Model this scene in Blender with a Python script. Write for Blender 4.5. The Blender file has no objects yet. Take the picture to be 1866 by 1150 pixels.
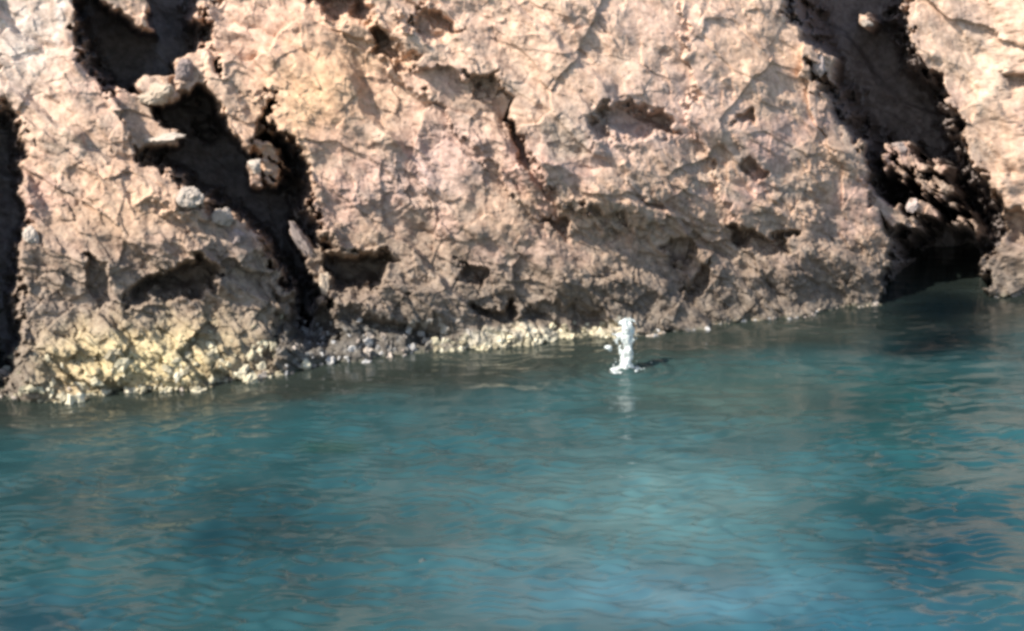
import bpy, bmesh, math, random
import numpy as np
from mathutils import Vector, Matrix
from mathutils.noise import fractal

random.seed(7)
R = math.radians
scn = bpy.context.scene
COL = scn.collection

# ---------------------------------------------------------------- camera
F_PX = 2563.0                      # focal length in photograph pixels
CX, CY = 933.0, 575.0
CAM_H = 4.5
PITCH = math.atan(625.0 / F_PX)    # looking down from a boat deck
ROLL = R(1.5)
cam_data = bpy.data.cameras.new('camera')
cam_data.sensor_width = 36.0
cam_data.lens = 36.0 * F_PX / 1866.0
cam_data.clip_start = 0.1
cam_data.clip_end = 6000.0
cam = bpy.data.objects.new('camera', cam_data)
COL.objects.link(cam)
cam_rot = Matrix.Rotation(R(90) - PITCH, 3, 'X') @ Matrix.Rotation(-ROLL, 3, 'Z')
cam.matrix_world = Matrix.Translation((0, 0, CAM_H)) @ cam_rot.to_4x4()
scn.camera = cam
CR = np.array(cam_rot)
CO = np.array([0, 0, CAM_H])

# ---------------------------------------------------------------- light
SUN_EL, SUN_AZ = R(44), R(54)      # azimuth measured to the left of straight behind the camera
sdir = Vector((-math.sin(SUN_AZ) * math.cos(SUN_EL), -math.cos(SUN_AZ) * math.cos(SUN_EL), math.sin(SUN_EL)))
ld = bpy.data.lights.new('sun', 'SUN')
ld.energy = 5.0
ld.angle = R(0.5)
ld.color = (1.0, 0.93, 0.84)
sun = bpy.data.objects.new('sun', ld)
COL.objects.link(sun)
sun.rotation_euler = (-sdir).to_track_quat('-Z', 'Y').to_euler()
world = bpy.data.worlds.new('World')
scn.world = world
world.use_nodes = True
wn = world.node_tree.nodes
wl = world.node_tree.links
sky = wn.new('ShaderNodeTexSky')
sky.sky_type = 'NISHITA'
sky.sun_disc = False
sky.sun_elevation = SUN_EL
sky.sun_rotation = math.atan2(sdir.x, sdir.y)
wn['Background'].inputs['Strength'].default_value = 0.15
wl.new(sky.outputs[0], wn['Background'].inputs['Color'])
scn.view_settings.view_transform = 'Standard'
scn.view_settings.look = 'None'
scn.view_settings.exposure = 0.72
scn.view_settings.gamma = 1.0
scn.view_settings.use_curve_mapping = False
scn.render.engine = 'CYCLES'
scn.cycles.max_bounces = 5
scn.cycles.diffuse_bounces = 2
scn.cycles.pixel_filter_type = 'BLACKMAN_HARRIS'
scn.cycles.filter_width = 3.3      # the soft lens of a zoomed-in video camera

# ---------------------------------------------------------------- numeric helpers
def ray(px, py):
    d = np.stack([(np.asarray(px, float) - CX) / F_PX, -(np.asarray(py, float) - CY) / F_PX, -np.ones_like(np.asarray(px, float))], -1)
    return d @ CR.T

def project(P):
    q = (P - CO) @ CR
    z = np.minimum(q[..., 2], -0.05)
    return CX + F_PX * q[..., 0] / -z, CY - F_PX * q[..., 1] / -z

def _hash(*k):
    h = np.zeros(k[0].shape, np.uint64) + np.uint64(1469598103)
    for i, a in enumerate(k):
        h ^= (a.astype(np.int64) + 100003).astype(np.uint64) * np.uint64([73856093, 19349663, 83492791, 2654435761][i])
        h = (h * np.uint64(6364136223846793005) + np.uint64(1442695040888963407))
        h ^= h >> np.uint64(29)
    return ((h >> np.uint64(11)) & np.uint64(0xFFFFF)).astype(np.float64) / float(0xFFFFF)

def vnoise(x, y, seed=0, z=None):
    """smooth noise in -1..1"""
    xi, yi = np.floor(x), np.floor(y)
    fx, fy = x - xi, y - yi
    ux, uy = fx * fx * fx * (fx * (fx * 6 - 15) + 10), fy * fy * fy * (fy * (fy * 6 - 15) + 10)
    s = np.full(x.shape, float(seed))
    def g(i, j):
        a = _hash(xi + i, yi + j, s) * 2 * np.pi
        return np.cos(a) * (fx - i) + np.sin(a) * (fy - j)
    a = g(0, 0) * (1 - ux) + g(1, 0) * ux
    b = g(0, 1) * (1 - ux) + g(1, 1) * ux
    return (a * (1 - uy) + b * uy) * 1.5

def fbm(x, y, seed=0, octv=4, gain=0.5, lac=2.03):
    o, a, f, n = 0, 1.0, 1.0, 0
    for i in range(octv):
        o = o + a * vnoise(x * f, y * f, seed + 17 * i)
        n += a
        a *= gain
        f *= lac
    return o / n

def ridged(x, y, seed=0, octv=4, gain=0.55, lac=2.05):
    o, a, f, n = 0, 1.0, 1.0, 0
    for i in range(octv):
        o = o + a * (1 - 2 * np.abs(vnoise(x * f, y * f, seed + 31 * i)))
        n += a
        a *= gain
        f *= lac
    return o / n

def blocks(x, y, seed=0, tilt=0.8, crack=0.12):
    """broken rock: every cell is a tilted facet at its own height, split by cracks. ~ -1..1"""
    xi, yi = np.floor(x), np.floor(y)
    b1 = np.full(x.shape, 9.0); b2 = np.full(x.shape, 9.0)
    hx = np.zeros(x.shape); hy = np.zeros(x.shape); cx = np.zeros(x.shape); cy = np.zeros(x.shape)
    s = np.full(x.shape, float(seed))
    for i in (-1, 0, 1):
        for j in (-1, 0, 1):
            a, b = xi + i, yi + j
            jx = a + 0.1 + 0.8 * _hash(a, b, s); jy = b + 0.1 + 0.8 * _hash(a, b, s + 1)
            d = (x - jx) ** 2 + (y - jy) ** 2
            m = d < b1
            b2 = np.where(m, b1, np.minimum(b2, d))
            b1 = np.where(m, d, b1)
            hx = np.where(m, a, hx); hy = np.where(m, b, hy); cx = np.where(m, jx, cx); cy = np.where(m, jy, cy)
    off = _hash(hx, hy, s + 2) * 2 - 1
    gx = _hash(hx, hy, s + 3) * 2 - 1; gy = _hash(hx, hy, s + 4) * 2 - 1
    e = np.sqrt(b2) - np.sqrt(b1)
    cr = np.clip(e / 0.16, 0, 1)
    return 0.55 * off + tilt * (gx * (x - cx) + gy * (y - cy)) - crack * (1 - cr) ** 2 * 3

def sstep(a, b, x):
    t = np.clip((x - a) / (b - a), 0, 1)
    return t * t * (3 - 2 * t)

def sdpoly(x, y, pts):
    """signed distance, negative inside"""
    d = np.full(x.shape, 1e18); ins = np.zeros(x.shape, bool)
    n = len(pts)
    for i in range(n):
        ax, ay = pts[i]; bx, by = pts[(i + 1) % n]
        ex, ey = bx - ax, by - ay
        wx, wy = x - ax, y - ay
        t = np.clip((wx * ex + wy * ey) / (ex * ex + ey * ey + 1e-9), 0, 1)
        d = np.minimum(d, (wx - ex * t) ** 2 + (wy - ey * t) ** 2)
        c = ((ay > y) != (by > y))
        xx = (bx - ax) * (y - ay) / ((by - ay) if by != ay else 1e-9) + ax
        ins ^= c & (x < xx)
    d = np.sqrt(d)
    return np.where(ins, -d, d)

# ---------------------------------------------------------------- materials
def new_mat(name):
    m = bpy.data.materials.new(name)
    m.use_nodes = True
    return m, m.node_tree.nodes, m.node_tree.links, m.node_tree.nodes['Principled BSDF']

def rock_material():
    m, n, l, p = new_mat('cliff_rock')
    at = n.new('ShaderNodeAttribute'); at.attribute_name = 'rock_colour'
    tc = n.new('ShaderNodeTexCoord')
    nz = n.new('ShaderNodeTexNoise'); nz.inputs['Scale'].default_value = 9.0; nz.inputs['Detail'].default_value = 9.0; nz.inputs['Roughness'].default_value = 0.68
    l.new(tc.outputs['Object'], nz.inputs['Vector'])
    rp = n.new('ShaderNodeValToRGB')
    rp.color_ramp.elements[0].position = 0.33; rp.color_ramp.elements[0].color = (0.55, 0.50, 0.47, 1)
    rp.color_ramp.elements[1].position = 0.68; rp.color_ramp.elements[1].color = (1.22, 1.2, 1.16, 1)
    l.new(nz.outputs['Fac'], rp.inputs['Fac'])
    mx = n.new('ShaderNodeMix'); mx.data_type = 'RGBA'; mx.blend_type = 'MULTIPLY'; mx.inputs['Factor'].default_value = 1.0
    l.new(at.outputs['Color'], mx.inputs['A']); l.new(rp.outputs['Color'], mx.inputs['B'])
    l.new(mx.outputs['Result'], p.inputs['Base Color'])
    p.inputs['Roughness'].default_value = 0.9
    p.inputs['Specular IOR Level'].default_value = 0.25
    n2 = n.new('ShaderNodeTexNoise'); n2.inputs['Scale'].default_value = 34.0; n2.inputs['Detail'].default_value = 6.0; n2.inputs['Roughness'].default_value = 0.7
    l.new(tc.outputs['Object'], n2.inputs['Vector'])
    b = n.new('ShaderNodeBump'); b.inputs['Strength'].default_value = 0.6; b.inputs['Distance'].default_value = 0.02
    l.new(n2.outputs['Fac'], b.inputs['Height']); l.new(b.outputs['Normal'], p.inputs['Normal'])
    return m

def stone_material(name, c1, c2, rough=0.85, scale=14.0):
    m, n, l, p = new_mat(name)
    tc = n.new('ShaderNodeTexCoord')
    oi = n.new('ShaderNodeObjectInfo')
    nz = n.new('ShaderNodeTexNoise'); nz.inputs['Scale'].default_value = scale; nz.inputs['Detail'].default_value = 7.0; nz.inputs['Roughness'].default_value = 0.65
    l.new(tc.outputs['Object'], nz.inputs['Vector'])
    ad = n.new('ShaderNodeMath'); ad.operation = 'MULTIPLY_ADD'; ad.inputs[1].default_value = 0.4; ad.inputs[2].default_value = -0.2
    l.new(oi.outputs['Random'], ad.inputs[0])
    a2 = n.new('ShaderNodeMath'); a2.operation = 'ADD'
    l.new(nz.outputs['Fac'], a2.inputs[0]); l.new(ad.outputs[0], a2.inputs[1])
    rp = n.new('ShaderNodeValToRGB')
    rp.color_ramp.elements[0].position = 0.3; rp.color_ramp.elements[0].color = (*c1, 1)
    rp.color_ramp.elements[1].position = 0.66; rp.color_ramp.elements[1].color = (*c2, 1)
    l.new(a2.outputs[0], rp.inputs['Fac']); l.new(rp.outputs['Color'], p.inputs['Base Color'])
    p.inputs['Roughness'].default_value = rough
    b = n.new('ShaderNodeBump'); b.inputs['Strength'].default_value = 0.5; b.inputs['Distance'].default_value = 0.02
    l.new(nz.outputs['Fac'], b.inputs['Height']); l.new(b.outputs['Normal'], p.inputs['Normal'])
    return m

MAT_ROCK = rock_material()
MAT_PALE = stone_material('pale_stone', (0.22, 0.18, 0.15), (0.46, 0.39, 0.32))
MAT_BEIGE = stone_material('beige_stone', (0.24, 0.185, 0.135), (0.54, 0.43, 0.32))
MAT_MAUVE = stone_material('mauve_stone', (0.22, 0.17, 0.15), (0.48, 0.39, 0.34))
MAT_YELLOW = stone_material('yellow_encrusted_stone', (0.20, 0.17, 0.11), (0.60, 0.53, 0.36))
MAT_CREAM = stone_material('cream_encrusted_stone', (0.30, 0.26, 0.17), (0.66, 0.60, 0.44))
MAT_GREYWET = stone_material('grey_wet_stone', (0.12, 0.11, 0.10), (0.50, 0.48, 0.45), rough=0.5)

# ---------------------------------------------------------------- cliff surface
# base sheet: a line on the water, leaning back, receding a little to the right
def on_water(px, py, z=0.0):
    d = ray(px, py)
    return CO + d * ((z - CAM_H) / d[2])
A = on_water(0.0, 722.0); B = on_water(1610.0, 562.0)
es = (B - A); es[2] = 0; LS = np.linalg.norm(es); es /= LS
nrm_h = np.array([es[1], -es[0], 0.0])                 # horizontal, towards the viewer
LEAN = R(17)
et = np.array([0, 0, 1.0]) * math.cos(LEAN) - nrm_h * math.sin(LEAN)
W = np.array([0.02, -0.985, 0.17]); W /= np.linalg.norm(W)

def grid_axis(lo, a, b, hi, fine, growth=1.06):
    mid = list(np.arange(a, b, fine))
    out, st, v = [], fine, a
    while v > lo:
        st = min(st * growth, 0.25); v -= st; out.append(v)
    left = out[::-1]
    out, st, v = [], fine, mid[-1]
    while v < hi:
        st = min(st * growth, 0.25); v += st; out.append(v)
    return np.array(left + mid + out)

sa = grid_axis(-9.0, -1.1, 12.9, 24.0, 0.0125)
ta = grid_axis(-1.6, -0.25, 5.4, 8.6, 0.0125)
S, T = np.meshgrid(sa, ta)
P0 = A + S[..., None] * es + T[..., None] * et
U, V = project(P0)
# direction in which the relief stands out: it fans out slightly, as the clefts of the headland do
Wf = np.stack([-0.062 * (P0[..., 0]), -np.ones(S.shape), 0.05 + 0.06 * (4.0 - P0[..., 2])], -1)
Wf /= np.linalg.norm(Wf, axis=-1, keepdims=True)

# ---- relief drawn over the sheet (metres; U, V are the sheet's drawing coordinates)
wu = U + 26 * fbm(S * 1.6, T * 1.6, 3, 3) + 16 * fbm(S * 6, T * 6, 5, 3)
wv = V + 26 * fbm(S * 1.6, T * 1.6, 9, 3) + 16 * fbm(S * 6, T * 6, 11, 3)

POLY = dict(
 gully_left=[(95,-400),(640,-400),(660,-60),(430,-40),(375,20),(370,75),(425,150),(440,180),(492,170),(505,215),(548,262),(566,318),(580,400),(605,468),(590,545),(560,600),(530,545),(470,440),(395,390),(330,345),(250,285),(232,240),(165,150),(130,60)],
 gully_right=[(1395,-400),(1790,-400),(1700,-60),(1650,20),(1672,90),(1720,140),(1745,215),(1772,290),(1815,345),(1840,420),(1800,480),(1812,640),(1603,640),(1612,450),(1590,360),(1560,280),(1520,215),(1478,140),(1455,60),(1420,10)],
 slot_left=[(-75,-400),(-40,-400),(-10,120),(20,190),(50,215),(44,330),(66,400),(38,470),(45,560),(40,660),(8,712),(-60,735),(-80,600),(-90,300)],
)
wur = wu + 20 * fbm(S * 5 + 3, T * 5, 15, 4, 0.65) ; wvr = wv + 20 * fbm(S * 5 + 3, T * 5, 19, 4, 0.65)
wur = wur + 9 * blocks(S * 5, T * 5, 23, 0.3, 0.0); wvr = wvr + 9 * blocks(S * 4, T * 6, 25, 0.3, 0.0)
def rec(name, depth, soft, pts=None, shift=0.0):
    d = sdpoly(wur, wvr, pts or POLY[name])
    return -depth * sstep(-shift, -(shift + soft), d)

D = np.zeros(S.shape)
# big swells of the three masses
D += 0.35 * np.exp(-(((U - 240) / 210) ** 2 + ((V - 520) / 230) ** 2))
D += 0.45 * np.exp(-(((U - 1130) / 420) ** 2 + ((V - 180) / 360) ** 2))
D += 0.25 * np.exp(-(((U - 600) / 110) ** 2 + ((V - 120) / 150) ** 2))
D += 0.5 * sstep(1740, 1960, U) * sstep(600, 300, V)
D -= 0.8 * sstep(1380, 1620, U) * sstep(-200, 500, V) * sstep(1700, 1620, U) * 0.4
# gullies
D += rec('gully_left', 0.7, 8) + rec('gully_left', 1.9, 46)
D += rec('gully_right', 1.2, 10) + rec('gully_right', 2.8, 60)
D = np.where((T < 1.6) & (U > 1300), np.maximum(D, -1.7 - 3.0 * sstep(0.2, 1.1, T)), D)
D += rec('slot_left', 2.0, 34)
# hollows and hanging lips: (polygon, depth, softness)
HOL = [
 ([(490,530),(600,560),(760,580),(820,606),(760,640),(640,650),(560,640),(500,620)], 0.22, 34),
 ([(930,575),(1000,560),(1120,560),(1130,592),(1000,606),(940,606)], 0.10, 14),
 ([(585,470),(640,455),(700,462),(728,478),(690,520),(660,560),(610,560),(580,530)], 0.75, 26),
 ([(520,560),(600,545),(620,600),(600,640),(540,632)], 0.5, 30),
 ([(285,490),(325,480),(340,462),(372,468),(400,498),(385,540),(330,548),(230,560),(240,525)], 0.55, 22),
 ([(560,-40),(680,-40),(672,40),(600,42),(555,10)], 0.7, 26),
 ([(665,40),(700,48),(750,95),(775,100),(770,140),(735,135),(700,112),(672,100)], 0.40, 22),
 ([(745,25),(800,20),(842,50),(790,78),(765,55)], 0.28, 20),
 ([(845,140),(905,132),(925,185),(870,172)], 0.30, 18),
 ([(925,190),(948,230),(985,330),(1015,370),(980,350),(950,300),(930,260)], 0.28, 14),
 ([(1065,215),(1110,195),(1220,205),(1245,245),(1175,262),(1100,268),(1075,250)], 0.32, 26),
 ([(1328,402),(1375,425),(1410,440),(1448,425),(1440,462),(1385,470),(1345,462)], 0.38, 20),
 ([(1350,300),(1378,290),(1388,312),(1365,328)], 0.18, 10),
 ([(1330,205),(1370,200),(1378,225),(1340,230)], 0.16, 12),
 ([(985,400),(1040,392),(1040,430),(1000,432)], 0.22, 14),
 ([(828,480),(880,490),(880,520),(850,520)], 0.24, 14),
 ([(1205,440),(1260,450),(1250,480),(1220,470)], 0.2, 14),
 ([(1240,520),(1290,480),(1300,520),(1260,560)], 0.16, 16),
 ([(860,560),(930,545),(940,595),(870,600)], 0.25, 18),
 ([(350,215),(392,205),(410,245),(372,250)], 0.3, 16),
 ([(355,130),(400,112),(412,160),(380,170)], 0.22, 16),
 ([(150,470),(190,490),(205,560),(175,545)], 0.16, 14),
 ([(1820,120),(1900,150),(1900,190),(1840,180)], 0.2, 14),
 ([(1830,380),(1900,400),(1900,450),(1840,440)], 0.35, 22),
]
for pts, dep, so in HOL:
    ys = [p[1] for p in pts]; y0_, y1_ = min(ys), max(ys)
    deep = 0.12 + 0.88 * sstep(y1_ + 4, y0_ + 0.35 * (y1_ - y0_), wv)       # cut in under the upper lip, running out below
    mx_, my_ = 0.6 * wu + 0.4 * wur, 0.6 * wv + 0.4 * wvr
    D += -dep * 1.7 * sstep(4, 4 - so * 0.7, sdpoly(mx_, my_, pts)) * deep
# proud lips above the hollows so that they throw shade
BUMP = [
 ([(560,405),(620,430),(700,448),(735,470),(650,462),(600,462)], 0.20, 20),
 ([(330,440),(372,446),(410,480),(420,500),(385,485),(340,468)], 0.18, 12),
 ([(225,330),(300,340),(345,350),(410,385),(455,415),(400,420),(300,400),(240,380)], 0.22, 40),
 ([(690,20),(760,60),(850,120),(930,160),(880,125),(800,80),(740,20)], 0.16, 14),
]
for pts, dep, so in BUMP:
    D -= rec(None, dep, so, pts)
# blocks that rise out of the clefts into the sun: (outline, level, softness)
RISE = [
 ([(200,165),(262,172),(300,225),(335,236),(330,256),(255,262),(215,240)], -0.15, 16),
 ([(325,100),(385,70),(400,130),(372,165),(338,158)], -0.05, 14),
 ([(250,150),(300,130),(345,130),(370,150),(330,180),(280,186)], -0.25, 14),
 ([(470,225),(500,235),(520,300),(505,330),(480,320),(468,270)], 98, 16),
 ([(265,150),(310,132),(335,165),(300,184),(268,178)], -0.1, 12),
 ([(328,110),(362,103),(360,140),(338,150)], 0.0, 10),
 ([(255,225),(330,236),(328,250),(265,252)], -0.2, 8),
 ([(366,100),(420,140),(484,160),(488,215),(476,268),(452,285),(420,240),(392,200),(372,170)], 0.05, 22),
 ([(445,298),(474,302),(470,332),(452,326)], -0.1, 8),
 ([(175,-60),(285,-60),(268,30),(272,52),(248,48),(212,20),(180,-10)], 0.0, 16),
 ([(540,425),(560,430),(590,470),(600,540),(578,545),(566,480)], -0.35, 10),
 ([(1590,240),(1650,236),(1690,268),(1725,300),(1760,360),(1800,420),(1780,440),(1745,415),(1700,410),(1660,400),(1640,340),(1600,290)], 99, 24),
 ([(1575,335),(1612,350),(1650,375),(1680,415),(1660,425),(1610,400)], -0.5, 14),
 ([(1480,108),(1512,105),(1514,150),(1494,140)], -0.1, 10),
 ([(1556,20),(1580,26),(1575,42),(1560,38)], -0.5, 8),
]
b0 = S * math.cos(R(-52)) - T * math.sin(R(-52)); b9 = S * math.sin(R(-52)) + T * math.cos(R(-52))
for pts, lev, so in RISE:
    k_ = sstep(9, 9 - so, sdpoly(wu, wv, pts))
    if lev >= 98:
        lev = -0.55 if lev == 99 else -0.22; k_ = k_ * sstep(-0.16, 0.06, fbm(b0 * 3.0, b9 * 1.3, 39, 5, 0.62))
    D = D * (1 - k_) + np.maximum(D, lev) * k_
# a proud mass whose lower left edge steps down across the face
for pts, h_, so in (
 ([(668,-400),(668,20),(700,85),(770,138),(850,160),(925,186),(945,250),(985,320),(1030,385),(1160,420),(1500,420),(1500,-400)], 0.26, 12),
 ([(560,-400),(556,20),(610,50),(665,90),(720,150),(800,205),(850,262),(905,330),(1000,420),(1400,460),(1400,-400)], 0.14, 10),
 ([(1255,-400),(1240,60),(1262,170),(1250,230),(1290,300),(1320,390),(1340,470),(1500,480),(1500,-400)], 0.12, 12)):
    D += h_ * sstep(0, -so, sdpoly(wur, wvr, pts)) * sstep(1500, 1050, U - (250 if pts[0][0] > 1200 else 0)) * sstep(500, 360, V)
# undercut along the water with a small wave-cut shelf on the left
D -= 0.10 * sstep(0.75, 0.25, T) * sstep(480, 900, U)
D += 0.42 * sstep(0.95, 0.0, T) * sstep(640, 380, U) * sstep(-40, 60, U)
D -= 0.10 * sstep(1.5, 0.9, T) * sstep(640, 380, U)

# ---- broken rock, many scales; beds dip down to the right
ca, sn = math.cos(R(-52)), math.sin(R(-52))
q1 = S * ca - T * sn; q2 = S * sn + T * ca      # q2 runs along the dip
xw = S + 0.25 * fbm(S * 1.3, T * 1.3, 41, 3); yw = T + 0.25 * fbm(S * 1.3, T * 1.3, 47, 3)
a1 = xw * ca - yw * sn; a2 = xw * sn + yw * ca
def rot(x, y, deg):
    c_, s_ = math.cos(R(deg)), math.sin(R(deg))
    return x * c_ - y * s_, x * s_ + y * c_
xw2 = S + 0.03 * fbm(S * 6, T * 6, 51, 3); yw2 = T + 0.03 * fbm(S * 6, T * 6, 57, 3)
rough = 0.25 + 0.75 * sstep(-0.25, 0.3, fbm(S * 1.1, T * 1.1, 63, 3))
calm = sstep(430, 120, V)
rough *= 1 - 0.75 * calm
rough = np.maximum(rough, 0.8 * sstep(400, 520, V))
b1_, b2_ = rot(xw2, yw2, -52)
crust = sstep(0.95, 0.4, T) * sstep(700, 480, U)
D += 0.12 * blocks(a1 * 0.9, a2 * 0.55, 101, 1.0, 0.0)
for kf, asp, ang, amp, sd in ((1.9, .55, -46, .066, 111), (3.4, .55, -60, .052, 115), (6.0, .5, -38, .036, 121), (10.5, .6, -56, .015, 127), (17., .6, -30, .007, 131)):
    e1, e2 = rot(xw2, yw2, ang)
    D += amp * (0.30 + 0.70 * rough) * (1 + 0.9 * crust) * blocks(e1 * kf, e2 * kf * asp, sd, 1.5, 0.0)
def ledges(q, along, sd):
    v = q + 0.9 * fbm(q * 0.5, along * 0.35, sd, 4, 0.6)
    fr = v - np.floor(v)
    return np.where(fr < 0.88, fr / 0.88, (1 - fr) / 0.12) - 0.5
D += 0.20 * fbm(b1_ * 0.75 + 4, b2_ * 0.42, 421, 3, 0.55) + 0.085 * fbm(b1_ * 2.6, b2_ * 1.5, 425, 2)
D += 0.17 * ledges(b1_ * 0.9 + 0.3, b2_, 401) * sstep(-0.45, 0.1, fbm(S * 0.6, T * 0.6, 405, 2))
D += 0.05 * (0.4 + 0.6 * rough) * ledges(b1_ * 3.1, b2_ * 2.2, 411) * sstep(-0.3, 0.2, fbm(S * 1.5, T * 1.5, 415, 2))
D += (0.085 + 0.075 * rough) * fbm(b1_ * 1.9, b2_ * 1.0, 81, 7, 0.54)
D += 0.05 * rough * fbm(b1_ * 7, b2_ * 4.5, 87, 4, 0.62)

P = P0 + D[..., None] * Wf
# fine crumble along the true normals, so the walls of the gullies are rough too
def normals(P):
    du = np.gradient(P, axis=1); dv = np.gradient(P, axis=0)
    n = np.cross(du, dv)
    return n / (np.linalg.norm(n, axis=-1, keepdims=True) + 1e-12)
N = normals(P)
m1 = P[..., 0] + P[..., 1] * 0.9; m2 = P[..., 2] - P[..., 1] * 0.45
m1 = m1 + 0.05 * fbm(m1 * 7, m2 * 7, 151, 3); m2 = m2 + 0.05 * fbm(m1 * 7 + 9, m2 * 7, 155, 3)
k1 = m1 * ca - m2 * sn; k2 = m1 * sn + m2 * ca
crumb = 0.018 * blocks(k1 * 17, k2 * 9, 141, 1.7, 0.0) + 0.030 * fbm(k1 * 9, k2 * 6, 91, 5, 0.62)
P = P + N * (crumb * (0.06 + 0.5 * rough + 0.4 * crust))[..., None]

# ---- rock colours (pigment, with some shade painted in)
def blob(cx, cy, rx, ry):
    return np.exp(-(((wu - cx) / rx) ** 2 + ((wv - cy) / ry) ** 2))
def mixc(c, col, k):
    return c * (1 - k[..., None]) + np.array(col) * k[..., None]
n1 = fbm(S * 1.1, T * 1.1, 201, 4); n2 = fbm(S * 2.7, T * 2.7, 211, 4); n3 = fbm(S * 0.8 + 3, T * 0.8, 221, 3)
C = np.zeros(S.shape + (3,)) + np.array([0.47, 0.355, 0.275])
C = mixc(C, (0.50, 0.355, 0.31), sstep(-0.05, 0.35, n1) * 0.8)
C = mixc(C, (0.37, 0.32, 0.27), sstep(0.0, 0.35, n2) * 0.6)
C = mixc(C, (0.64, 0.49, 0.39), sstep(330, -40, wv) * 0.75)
for cx, cy, rx, ry, col, k in [
    (580,150,110,120,(0.62,0.43,0.27),0.9), (230,400,110,70,(0.58,0.42,0.30),0.8), (1370,110,110,80,(0.64,0.46,0.33),0.7),
    (500,60,110,60,(0.60,0.42,0.33),0.6), (1250,170,110,90,(0.60,0.46,0.40),0.5), (1780,110,70,90,(0.60,0.50,0.40),0.6),
    (820,270,90,60,(0.48,0.36,0.34),0.6), (750,330,100,60,(0.46,0.37,0.35),0.6), (1150,230,110,60,(0.46,0.36,0.34),0.55),
    (40,60,70,110,(0.62,0.58,0.54),0.8), (1040,260,50,60,(0.32,0.31,0.27),0.6), (620,470,60,50,(0.40,0.31,0.22),0.5)]:
    C = mixc(C, col, blob(cx, cy, rx, ry) * k)
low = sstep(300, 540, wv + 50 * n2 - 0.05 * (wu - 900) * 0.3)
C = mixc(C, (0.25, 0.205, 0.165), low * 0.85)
wet = sstep(1.1, 0.25, T + 0.5 * n2 + 0.3 * n3)
C = mixc(C, (0.15, 0.128, 0.105), wet * 0.8)
yl = sstep(0.95, 0.35, T + 0.35 * n2) * sstep(40, 120, wu) * sstep(560, 330, wu)
C = mixc(C, (0.46, 0.37, 0.23), yl * 0.85)
yb = blob(270, 660, 130, 50)
C = mixc(C, (0.62, 0.54, 0.31), yb * 0.7)
C = mixc(C, (0.50, 0.46, 0.36), sstep(0.24, 0.12, T + 0.25 * n2) * sstep(780, 860, wu) * sstep(1180, 1120, wu) * 0.9)
spk = fbm(S * 9, T * 9, 231, 3)
C = mixc(C, (0.62, 0.60, 0.56), sstep(0.10, 0.25, spk) * sstep(0.55, 0.3, T) * sstep(480, 560, wu) * sstep(880, 800, wu) * 0.9)
C = mixc(C, (0.10, 0.095, 0.085), sstep(480, 540, wu) * sstep(860, 780, wu) * sstep(560, 610, wv) * 0.8)  # shade of the low middle face painted into the rock colour
C = mixc(C, (0.10, 0.11, 0.08), sstep(0.07, -0.02, P[..., 2] + 0.04 * n2) * 0.8)
C = mixc(C, (0.60, 0.58, 0.56), np.exp(-((wu - 103) / 9.0) ** 2) * sstep(120, 60, wv) * 0.8)
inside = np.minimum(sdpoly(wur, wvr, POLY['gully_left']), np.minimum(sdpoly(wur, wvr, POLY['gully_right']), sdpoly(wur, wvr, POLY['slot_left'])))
C = mixc(C, (0.24, 0.225, 0.23), sstep(-0.5, -1.2, D) * sstep(20, 0, inside) * 0.9)      # clefts painted darker grey to deepen their shade
vein = sstep(0.90, 0.97, 1 - np.abs(fbm(S * 0.9 + 7, T * 0.9, 241, 3)))
C *= (1 + 0.18 * fbm(S * 4, T * 4, 251, 4))[..., None]
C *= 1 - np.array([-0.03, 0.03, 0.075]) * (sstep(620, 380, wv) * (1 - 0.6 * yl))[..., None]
C = np.clip(C, 0.03, 0.75)

# ---- cut the sheet into the rock masses one can tell apart
nt, ns = S.shape
idx = np.arange(nt * ns).reshape(nt, ns)
quads = np.stack([idx[:-1, :-1], idx[:-1, 1:], idx[1:, 1:], idx[1:, :-1]], -1).reshape(-1, 4)
def cen(a):
    return 0.25 * (a[:-1, :-1] + a[:-1, 1:] + a[1:, 1:] + a[1:, :-1]).reshape(-1)
cu, cv = cen(wu), cen(wv)
gl = sdpoly(cu, cv, POLY['gully_left']) < -8
gr = sdpoly(cu, cv, POLY['gully_right']) < -8
sl = sdpoly(cu, cv, POLY['slot_left']) < -8
# dividing line of the left buttress and the main face, along the gully and down to the water
linex = np.interp(cv, [-400, 0, 240, 420, 545, 600, 700], [130, 150, 300, 500, 560, 560, 520])
lab = np.where(gl, 1, np.where(gr, 3, np.where(sl, 5, np.where(cu < linex, 0, np.where(cu < 1700, 2, 4)))))
Pf = P.reshape(-1, 3); Cf = C.reshape(-1, 3)

def sheet_object(name, sel, label):
    q = quads[sel]
    used, inv = np.unique(q, return_inverse=True)
    q = inv.reshape(-1, 4)
    me = bpy.data.meshes.new(name)
    me.vertices.add(len(used)); me.vertices.foreach_set('co', Pf[used].astype(np.float32).ravel())
    me.loops.add(q.size); me.loops.foreach_set('vertex_index', q.astype(np.int32).ravel())
    me.polygons.add(len(q)); me.polygons.foreach_set('loop_start', np.arange(0, q.size, 4, dtype=np.int32))
    me.polygons.foreach_set('use_smooth', np.ones(len(q), bool))
    me.update(calc_edges=True)
    ca_ = me.color_attributes.new('rock_colour', 'FLOAT_COLOR', 'POINT')
    ca_.data.foreach_set('color', np.concatenate([Cf[used], np.ones((len(used), 1))], 1).astype(np.float32).ravel())
    me.materials.append(MAT_ROCK)
    o = bpy.data.objects.new(name, me); COL.objects.link(o)
    o['kind'] = 'structure'; o['label'] = label
    return o
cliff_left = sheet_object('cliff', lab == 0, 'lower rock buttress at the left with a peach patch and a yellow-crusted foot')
gully_left = sheet_object('gully', lab == 1, 'deep black shaded cleft running down between the left buttress and the main cliff face')
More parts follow.
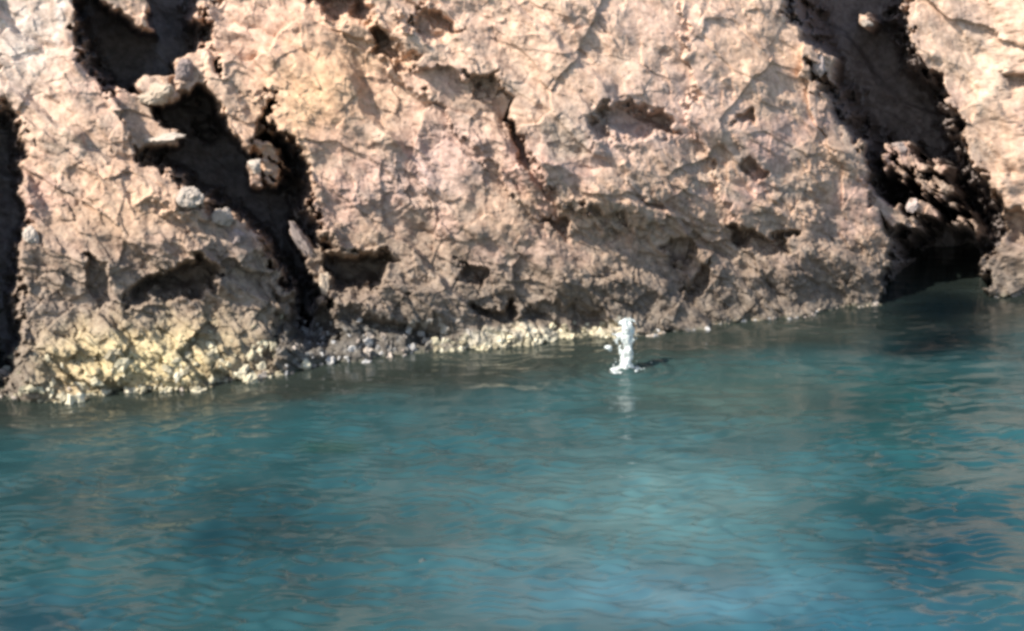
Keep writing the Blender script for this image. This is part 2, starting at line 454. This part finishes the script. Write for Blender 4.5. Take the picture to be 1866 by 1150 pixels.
cliff_main = sheet_object('cliff', lab == 2, 'broad sunlit cream and peach main cliff face above the splash')
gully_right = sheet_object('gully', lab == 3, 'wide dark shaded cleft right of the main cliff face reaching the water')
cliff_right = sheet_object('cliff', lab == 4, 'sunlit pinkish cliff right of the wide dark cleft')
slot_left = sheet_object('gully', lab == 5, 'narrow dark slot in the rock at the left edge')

# ---------------------------------------------------------------- lookups on the finished rock
PU, PV = project(P)
PUf, PVf = PU.ravel(), PV.ravel()
dist = np.linalg.norm(Pf - CO, axis=1)
def surf(px, py, r=7.0):
    m = np.nonzero((np.abs(PUf - px) < r) & (np.abs(PVf - py) < r))[0]
    if len(m) == 0:
        m = np.array([np.argmin((PUf - px) ** 2 + (PVf - py) ** 2)])
    return Pf[m[np.argmin(dist[m])]]

# ---------------------------------------------------------------- stones
def stone_mesh(name, seed, sub=2, rough=0.35, mat=None, lumps=0.0):
    rnd = random.Random(seed)
    bm = bmesh.new()
    bmesh.ops.create_icosphere(bm, subdivisions=sub, radius=1.0)
    planes = []
    for k in range(9):                         # cut flat facets like broken rock
        v = Vector((rnd.gauss(0, 1), rnd.gauss(0, 1), rnd.gauss(0, 1))).normalized()
        planes.append((v, rnd.uniform(0.55, 0.9)))
    for v in bm.verts:
        c = v.co.normalized()
        r = 1.0
        for pn, pd in planes:
            d = c.dot(pn)
            if d > 0.05:
                r = min(r, pd / d)
        if lumps:
            r *= 1 + lumps * fractal(c * 1.6 + Vector((seed, 0, 0)), 0.6, 2.1, 5)
        v.co = c * r * (1 + rnd.uniform(-rough, rough) * 0.18)
    me = bpy.data.meshes.new(name)
    bm.to_mesh(me); bm.free()
    if mat: me.materials.append(mat)
    return me

# large loose or projecting rocks, each its own thing: px, py, half sizes (w, h, d) in metres, tilt, material, name, label
BOULD = [
 (300,158,.24,.13,.20, 18, MAT_BEIGE,'boulder','pale beige rounded boulder lodged at the top of the left black cleft'),
 (345,122,.11,.17,.14, -8, MAT_MAUVE,'boulder','upright mauve grey boulder beside the beige one at the top of the left cleft'),
 (292,243,.26,.06,.16, 4, MAT_PALE,'boulder','flat pale rock like a shelf jutting into the left black cleft'),
 (459,312,.09,.10,.08, -20, MAT_PALE,'boulder','small pale wedge-shaped rock alone in the middle of the left black cleft'),
 (352,372,.17,.15,.15, 30, MAT_PALE,'boulder','pale grey knob of rock on the right shoulder of the left buttress'),
 (402,388,.13,.13,.12, 10, MAT_PALE,'boulder','smaller pale knob on the lower right shoulder of the left buttress'),
 (440,420,.12,.10,.12, -15, MAT_MAUVE,'boulder','mauve rock at the lowest point of the left buttress shoulder'),
 (45,425,.09,.15,.10, 5, MAT_PALE,'boulder','oval pale rock beside the dark slot at the left edge'),
 (562,440,.09,.30,.10, 24, MAT_MAUVE,'rock_slab','long thin mauve slab leaning in the lower part of the left cleft'),
 (583,505,.07,.18,.08, 3, MAT_BEIGE,'rock_slab','narrow upright beige slab standing left of the dark hollow'),
 (530,400,.05,.07,.06, 0, MAT_MAUVE,'boulder','tiny mauve stone above the leaning slab in the left cleft'),
 (1568,33,.09,.05,.07, -20, MAT_PALE,'boulder','small white fragment high in the right dark cleft'),
 (1500,128,.10,.14,.08, 15, MAT_MAUVE,'boulder','grey triangular rock at the left wall of the right dark cleft'),
 (1650,258,.11,.08,.10, -28, MAT_MAUVE,'boulder','blocky grey rock at the top of the rubble ridge in the right cleft'),
 (1668,385,.07,.14,.08, -32, MAT_MAUVE,'boulder','slanting grey shard of rock low on the rubble ridge in the right cleft'),
]
for k, (px, py, w, h, d, tilt, mat, nm, label) in enumerate(BOULD):
    me = stone_mesh(nm, 300 + k, 4, 0.12, mat, 0.22)
    o = bpy.data.objects.new(nm, me); COL.objects.link(o)
    p = surf(px, py, 12)
    o.location = Vector(p) + Vector(W) * d * -0.25
    o.scale = (w, d, h)
    o.rotation_euler = (R(random.uniform(-12, 12)), R(-tilt), R(random.uniform(-25, 25)))
    o['label'] = label
    o['category'] = 'rock slab' if nm == 'rock_slab' else 'boulder'

# encrusted stones along the waterline, pieces of the cliff they are stuck to
def stones(parent, n, ulo, uhi, zlo, zhi, smin, smax, mats, seed, bias=1.0):
    rnd = random.Random(seed)
    m = np.nonzero((PUf > ulo) & (PUf < uhi) & (Pf[:, 2] > zlo) & (Pf[:, 2] < zhi))[0]
    meshes = [stone_mesh('stone', seed * 10 + i, 2, 0.5, mats[i % len(mats)], 0.6) for i in range(max(9, 3 * len(mats)))]
    if len(m) == 0:
        return
    zs = Pf[m, 2]
    for i in range(n):
        for _ in range(30):
            j = m[rnd.randrange(len(m))]
            if rnd.random() < (1 - (Pf[j, 2] - zlo) / (zhi - zlo)) ** bias:
                break
        s = smin + (smax - smin) * rnd.random() ** 2.2 * 1.3
        o = bpy.data.objects.new('stone', rnd.choice(meshes)); COL.objects.link(o)
        o.parent = parent
        o.location = Vector(Pf[j]) + Vector(W) * s * 0.1
        o.scale = (s * rnd.uniform(.6, 1.6), s * rnd.uniform(.7, 1.2), s * rnd.uniform(.5, 1.4))
        o.rotation_euler = (rnd.uniform(-.9, .9), rnd.uniform(-1.2, 1.2), rnd.uniform(0, 6.28))
stones(cliff_left, 130, 20, 520, -0.02, 0.60, .02, .065, [MAT_YELLOW, MAT_CREAM, MAT_YELLOW], 11, 1.3)
stones(cliff_left, 45, 0, 560, -0.03, 0.10, .025, .075, [MAT_CREAM, MAT_PALE], 12, 1)
stones(cliff_main, 85, 520, 810, -0.03, 0.50, .018, .06, [MAT_GREYWET, MAT_PALE], 13, 1.6)
stones(cliff_main, 95, 790, 1130, -0.03, 0.16, .025, .055, [MAT_CREAM, MAT_YELLOW, MAT_CREAM], 14, 1)
stones(cliff_main, 60, 1165, 1615, -0.03, 0.05, .02, .045, [MAT_GREYWET, MAT_BEIGE, MAT_PALE], 15, 1)
stones(cliff_right, 12, 1790, 1900, -0.03, 0.05, .03, .05, [MAT_PALE], 16, 1)

# ---------------------------------------------------------------- sea
def sea():
    f = 0.022
    xa = grid_axis(-60, -7.5, 7.5, 60, f, 1.08)
    ya = grid_axis(-40, 8.6, 20.5, 34, f, 1.08)
    X, Y = np.meshgrid(xa, ya)
    amp = sstep(-40, 5, Y) * 0 + 1
    # wind ripples: short crests lying across the view, long low swell below
    wx = X + 0.4 * fbm(X * 0.4, Y * 0.4, 5, 2); wy = Y + 0.3 * fbm(X * 0.4, Y * 0.4, 6, 2)
    gust = 0.35 + 0.65 * sstep(-0.2, 0.3, fbm(X * 0.28, Y * 0.35, 15, 3))
    H = 0.012 * fbm(wx * 0.7, wy * 1.1, 21, 2)
    H += 0.034 * gust * fbm(wx * 1.0, wy * 1.8, 25, 2)
    near = sstep(0, 1.6, (A[1] + (X - A[0]) * es[1] / es[0]) - Y)
    # irregular short chop in patches
    chop = sstep(-0.10, 0.30, fbm(X * 0.75 + 3, Y * 0.9, 441, 3))
    jx = X + 0.10 * fbm(X * 3, Y * 3, 445, 2); jy = Y + 0.08 * fbm(X * 3 + 5, Y * 3, 449, 2)
    H += 0.042 * (0.12 + 0.88 * chop) * fbm(jx * 1.9, jy * 4.6, 453, 2, 0.45)
    # packets of short steep ripples
    rq = random.Random(21)
    spots = [(470,912,1.3),(600,850,1),(600,880,1.4),(560,1020,1.2),(500,1130,1.3),(230,1135,1.2),(340,750,.8),(640,785,1),(40,970,1),(90,990,1),
             (1240,905,1.4),(1200,930,1.2),(1060,770,1),(1180,1000,.8),(1530,810,1.2),(1280,870,1.3),(1150,900,1.2),(1350,890,1.2),(1770,930,1),(60,1070,1.3),(970,1040,1.1)]
    spots += [(rq.uniform(0, 1866), rq.uniform(760, 1150), rq.uniform(.3, 1.1)) for _ in range(300)]
    for px_, py_, st in spots:
        c0 = on_water(px_, py_)
        w_, h_ = rq.uniform(.06, .26), rq.uniform(.07, .26)
        lam = rq.uniform(.09, .20)
        x_, y_ = X - c0[0], Y - c0[1]
        m_ = (np.abs(x_) < 3 * w_) & (np.abs(y_) < 3 * h_)
        x_, y_ = x_[m_], y_[m_]
        y2 = y_ + rq.uniform(-.18, .18) * x_ + 0.03 * np.sin(x_ * 14 + px_)
        H[m_] += 0.021 * st * lam / .15 * np.exp(-(x_ / w_) ** 2 - (y_ / h_) ** 2) * np.sin(6.283 * y2 / lam + px_)
    H *= 0.45 + 0.55 * near
    H *= amp
    # ring of disturbed water round the splash
    sp = on_water(1143, 674)
    r = np.hypot(X - sp[0], Y - sp[1])
    H += 0.022 * np.sin(r * 30) * np.exp(-r * 2.2)
    co = np.stack([X, Y, H], -1).reshape(-1, 3)
    PUw, PVw = project(np.stack([X, Y, X * 0], -1))
    wuw = PUw + 60 * fbm(X * 0.7, Y * 1.2, 301, 3); wvw = PVw + 22 * fbm(X * 0.7, Y * 1.2, 305, 3)
    # body colour of the water: bed and depth below, plus painted-in reflections and shade
    c = np.zeros(X.shape + (3,)) + np.array([0.020, 0.070, 0.082])
    def bl(cx, cy, rx, ry, col, k):
        nonlocal c
        g = np.exp(-(((wuw - cx) / rx) ** 2 + ((wvw - cy) / ry) ** 2)) * k
        c = c * (1 - g[..., None]) + np.array(col) * g[..., None]
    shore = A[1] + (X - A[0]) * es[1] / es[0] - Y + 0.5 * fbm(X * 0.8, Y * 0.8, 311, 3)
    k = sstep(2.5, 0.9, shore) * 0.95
    c = c * (1 - k[..., None]) + np.array([0.034, 0.034, 0.028]) * k[..., None]  # brown shallows, with the dark cliff foot's reflection painted in
    bl(150, 900, 190, 90, (0.024, 0.048, 0.054), 0.8)
    bl(470, 980, 200, 110, (0.006, 0.030, 0.040), 0.85)
    bl(850, 950, 240, 130, (0.030, 0.078, 0.092), 0.8)
    bl(1230, 920, 260, 110, (0.095, 0.165, 0.178), 0.75)
    bl(1250, 1090, 400, 70, (0.085, 0.165, 0.215), 0.8)
    bl(1250, 720, 160, 40, (0.041, 0.071, 0.069), 0.7)
    bl(1400, 740, 260, 50, (0.048, 0.066, 0.060), 0.7)
    bl(1650, 720, 170, 60, (0.006, 0.045, 0.050), 0.85)  # dark reflection below the right cleft, painted into the water
    bl(1800, 800, 120, 60, (0.020, 0.080, 0.095), 0.7)
    bl(1700, 1000, 170, 110, (0.003, 0.035, 0.055), 0.9)
    bl(1550, 1150, 260, 60, (0.012, 0.075, 0.120), 0.7)
    bl(60, 1130, 160, 50, (0.013, 0.045, 0.071), 0.7)
    bl(1640, 790, 90, 160, (0.008, 0.060, 0.066), 0.6)
    bl(1330, 700, 200, 45, (0.060, 0.100, 0.092), 0.6)
    bl(1710, 625, 120, 32, (0.003, 0.008, 0.012), 0.95)  # near-black shade at the right cleft's foot, painted into the water
    bl(1715, 560, 125, 55, (0.003, 0.007, 0.010), 0.97)  # same painted shade, further back inside the cleft
    tv = 1.2 * fbm(X * 1.1, Y * 1.3, 331, 3) + 0.6 * fbm(X * 0.6, Y * 1.0, 335, 2)      # random patches of lighter and darker tone
    c = c * (1 + 0.25 * tv)[..., None].clip(0.6, 1.3)
    g = np.exp(-(((PUw - 605) / 62) ** 4 + ((PVw - 815) / 11) ** 4)) * 0.75     # long dark green patch in the water
    c = c * (1 - g[..., None]) + np.array([0.012, 0.055, 0.050]) * g[..., None]
    gm = c.mean(-1, keepdims=True); c = (gm + (c - gm) * 0.9) * np.array([0.68, 0.82, 0.77])
    nt_, ns_ = X.shape
    ii = np.arange(nt_ * ns_).reshape(nt_, ns_)
    q = np.stack([ii[:-1, :-1], ii[:-1, 1:], ii[1:, 1:], ii[1:, :-1]], -1).reshape(-1, 4)
    me = bpy.data.meshes.new('sea')
    me.vertices.add(len(co)); me.vertices.foreach_set('co', co.astype(np.float32).ravel())
    me.loops.add(q.size); me.loops.foreach_set('vertex_index', q.astype(np.int32).ravel())
    me.polygons.add(len(q)); me.polygons.foreach_set('loop_start', np.arange(0, q.size, 4, dtype=np.int32))
    me.polygons.foreach_set('use_smooth', np.ones(len(q), bool))
    me.update(calc_edges=True)
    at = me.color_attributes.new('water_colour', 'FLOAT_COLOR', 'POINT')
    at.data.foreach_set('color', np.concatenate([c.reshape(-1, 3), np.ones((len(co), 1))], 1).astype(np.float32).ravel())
    m, n, l, p = new_mat('sea_water')
    a = n.new('ShaderNodeAttribute'); a.attribute_name = 'water_colour'
    l.new(a.outputs['Color'], p.inputs['Base Color'])
    p.inputs['Roughness'].default_value = 0.10
    p.inputs['Specular IOR Level'].default_value = 0.5
    p.inputs['IOR'].default_value = 1.333
    tc = n.new('ShaderNodeTexCoord'); mp = n.new('ShaderNodeMapping'); mp.inputs['Scale'].default_value = (2.2, 7.0, 1.0)
    l.new(tc.outputs['Object'], mp.inputs['Vector'])
    nz = n.new('ShaderNodeTexNoise'); nz.inputs['Scale'].default_value = 1.6; nz.inputs['Detail'].default_value = 4.0
    l.new(mp.outputs['Vector'], nz.inputs['Vector'])
    b = n.new('ShaderNodeBump'); b.inputs['Strength'].default_value = 0.12; b.inputs['Distance'].default_value = 0.03
    l.new(nz.outputs['Fac'], b.inputs['Height']); l.new(b.outputs['Normal'], p.inputs['Normal'])
    me.materials.append(m)
    o = bpy.data.objects.new('sea', me); COL.objects.link(o)
    o['kind'] = 'structure'; o['label'] = 'rippled teal and blue sea in front of the cliff'
    # open sea out to the horizon, a little lower so that the two sheets never touch
    bm = bmesh.new()
    vs = [bm.verts.new(v) for v in ((-3000, -3000, -0.2), (3000, -3000, -0.2), (3000, 3000, -0.2), (-3000, 3000, -0.2))]
    bm.faces.new(vs)
    me2 = bpy.data.meshes.new('open_sea'); bm.to_mesh(me2); bm.free()
    m2, n_, l_, p_ = new_mat('open_sea_water')
    p_.inputs['Base Color'].default_value = (0.04, 0.12, 0.16, 1); p_.inputs['Roughness'].default_value = 0.12; p_.inputs['IOR'].default_value = 1.333
    me2.materials.append(m2)
    o2 = bpy.data.objects.new('open_sea', me2); COL.objects.link(o2); o2['kind'] = 'structure'
sea()

# ---------------------------------------------------------------- splash
def splash():
    root = bpy.data.objects.new('water_splash', None); COL.objects.link(root)
    sp = on_water(1142, 673)
    root.location = sp
    root['label'] = 'tall white splash of water shooting up from the sea at the cliff foot'
    root['category'] = 'splash'
    m, n, l, p = new_mat('white_water')
    p.inputs['Base Color'].default_value = (0.60, 0.64, 0.61, 1); p.inputs['Roughness'].default_value = 0.35
    p.inputs['Subsurface Weight'].default_value = 0.25; p.inputs['Subsurface Radius'].default_value = (0.05, 0.06, 0.06)
    tcs = n.new('ShaderNodeTexCoord'); nzs = n.new('ShaderNodeTexNoise'); nzs.inputs['Scale'].default_value = 34.0; nzs.inputs['Detail'].default_value = 5.0
    l.new(tcs.outputs['Object'], nzs.inputs['Vector'])
    mr = n.new('ShaderNodeMapRange'); mr.inputs['From Min'].default_value = 0.36; mr.inputs['From Max'].default_value = 0.56; mr.inputs['To Min'].default_value = 0.3
    l.new(nzs.outputs['Fac'], mr.inputs['Value']); l.new(mr.outputs['Result'], p.inputs['Alpha'])
    rnd = random.Random(5)
    k = np.linalg.norm(sp - CO) / F_PX        # metres per photograph pixel here
    def lump(bm, x, z, rx, rz, ry=None, y=0.0, sub=2, rough=0.25):
        r = bmesh.ops.create_icosphere(bm, subdivisions=sub, radius=1.0)
        for v in r['verts']:
            c = v.co.copy()
            f = 1 + rough * rnd.uniform(-1, 1)
            v.co = Vector((x + c.x * rx * f, y + c.y * (ry or rx) * f, z + c.z * rz * f)) * 1.0
    bm = bmesh.new()
    # jet: ropes of water that merge into an uneven column (photograph pixels, scaled to metres)
    path = [(0, 0, 12), (-3, 10, 12.5), (1, 20, 11.5), (3, 32, 10), (1, 44, 10), (3, 55, 9), (2, 64, 11), (4, 74, 12.5), (0, 84, 11), (-6, 91, 7)]
    for i in range(120):
        t = rnd.uniform(0, len(path) - 1.001); a = int(t); f = t - a
        px_, pz_, pr_ = [path[a][q] * (1 - f) + path[a + 1][q] * f for q in range(3)]
        ang = rnd.uniform(0, 6.28); rr = pr_ * rnd.uniform(0.2, 0.95); s0 = rnd.uniform(3.0, 6.5)
        lump(bm, (px_ + rr * math.cos(ang)) * k, pz_ * k, s0 * k, s0 * rnd.uniform(1.0, 2.4) * k, y=rr * 0.8 * math.sin(ang) * k, sub=1, rough=0.1)
    for i in range(26):                       # a thinner veil leaning out to the left
        t = rnd.random()
        lump(bm, (-6 - 12 * t + rnd.gauss(0, 2)) * k, (4 + 58 * t + rnd.gauss(0, 3)) * k, rnd.uniform(1.2, 3) * k, rnd.uniform(2, 5) * k, sub=1, rough=0.1)
    for i in range(14):                       # crown
        ang = rnd.uniform(0.2, 2.9)
        lump(bm, (2 + 17 * math.cos(ang)) * k, (80 + 14 * math.sin(ang)) * k, rnd.uniform(1.2, 3) * k, rnd.uniform(1.5, 4) * k, sub=1, rough=0.1)
    me = bpy.data.meshes.new('jet'); bm.to_mesh(me); bm.free(); me.materials.append(m)
    o = bpy.data.objects.new('jet', me); COL.objects.link(o); o.parent = root
    rm = o.modifiers.new('merge', 'REMESH'); rm.mode = 'VOXEL'; rm.voxel_size = 0.008; rm.use_smooth_shade = True
    sm = o.modifiers.new('soften', 'SMOOTH'); sm.factor = 0.6; sm.iterations = 7
    # side bursts
    for x, z, rx, rz in ((-33, 42, 7, 4), (-30, 38, 4, 3), (-13, 62, 5, 6)):
        bm = bmesh.new(); lump(bm, x * k, z * k, rx * k, rz * k, sub=3, rough=0.12)
        me = bpy.data.meshes.new('burst'); bm.to_mesh(me); bm.free(); me.materials.append(m)
        for pl in me.polygons: pl.use_smooth = True
        b = bpy.data.objects.new('burst', me); COL.objects.link(b); b.parent = root
    # foam at the foot
    bm = bmesh.new()
    for i in range(34):
        a = rnd.uniform(0, 6.28); rr = rnd.uniform(2, 24)
        lump(bm, (-3 + rr * 1.2 * math.cos(a)) * k, rnd.uniform(-1, 1) * k, rnd.uniform(2, 7) * k, rnd.uniform(.8, 2) * k, y=rr * math.sin(a) * k, sub=1)
    lump(bm, -20 * k, 1 * k, 10 * k, 2.5 * k, sub=2)
    me = bpy.data.meshes.new('foam'); bm.to_mesh(me); bm.free(); me.materials.append(m)
    fo = bpy.data.objects.new('foam', me); COL.objects.link(fo); fo.parent = root
    # spray
    bm = bmesh.new()
    for i in range(110):
        z = 100 * rnd.random() ** 1.3 - 1; sx = rnd.gauss(0, 8 + 9 * (1 - z / 100))
        s = 0.4 + 1.6 * rnd.random() ** 3
        lump(bm, (sx - 1) * k, z * k, s * k, s * 1.3 * k, y=rnd.gauss(0, 9) * k, sub=1, rough=0.1)
    me = bpy.data.meshes.new('spray'); bm.to_mesh(me); bm.free(); me.materials.append(m)
    s = bpy.data.objects.new('spray', me); COL.objects.link(s); s.parent = root; s['kind'] = 'stuff'
splash()

# small dark float on the open water
me = stone_mesh('driftwood', 900, 2, 0.4, stone_material('dark_wet_wood', (0.03, 0.05, 0.05), (0.07, 0.10, 0.10), 0.4))
o = bpy.data.objects.new('driftwood', me); COL.objects.link(o)
o.location = Vector(on_water(770, 1023, 0.012)); o.scale = (0.045, 0.04, 0.03)
o['label'] = 'small dark scrap floating alone on the open water'; o['category'] = 'driftwood'
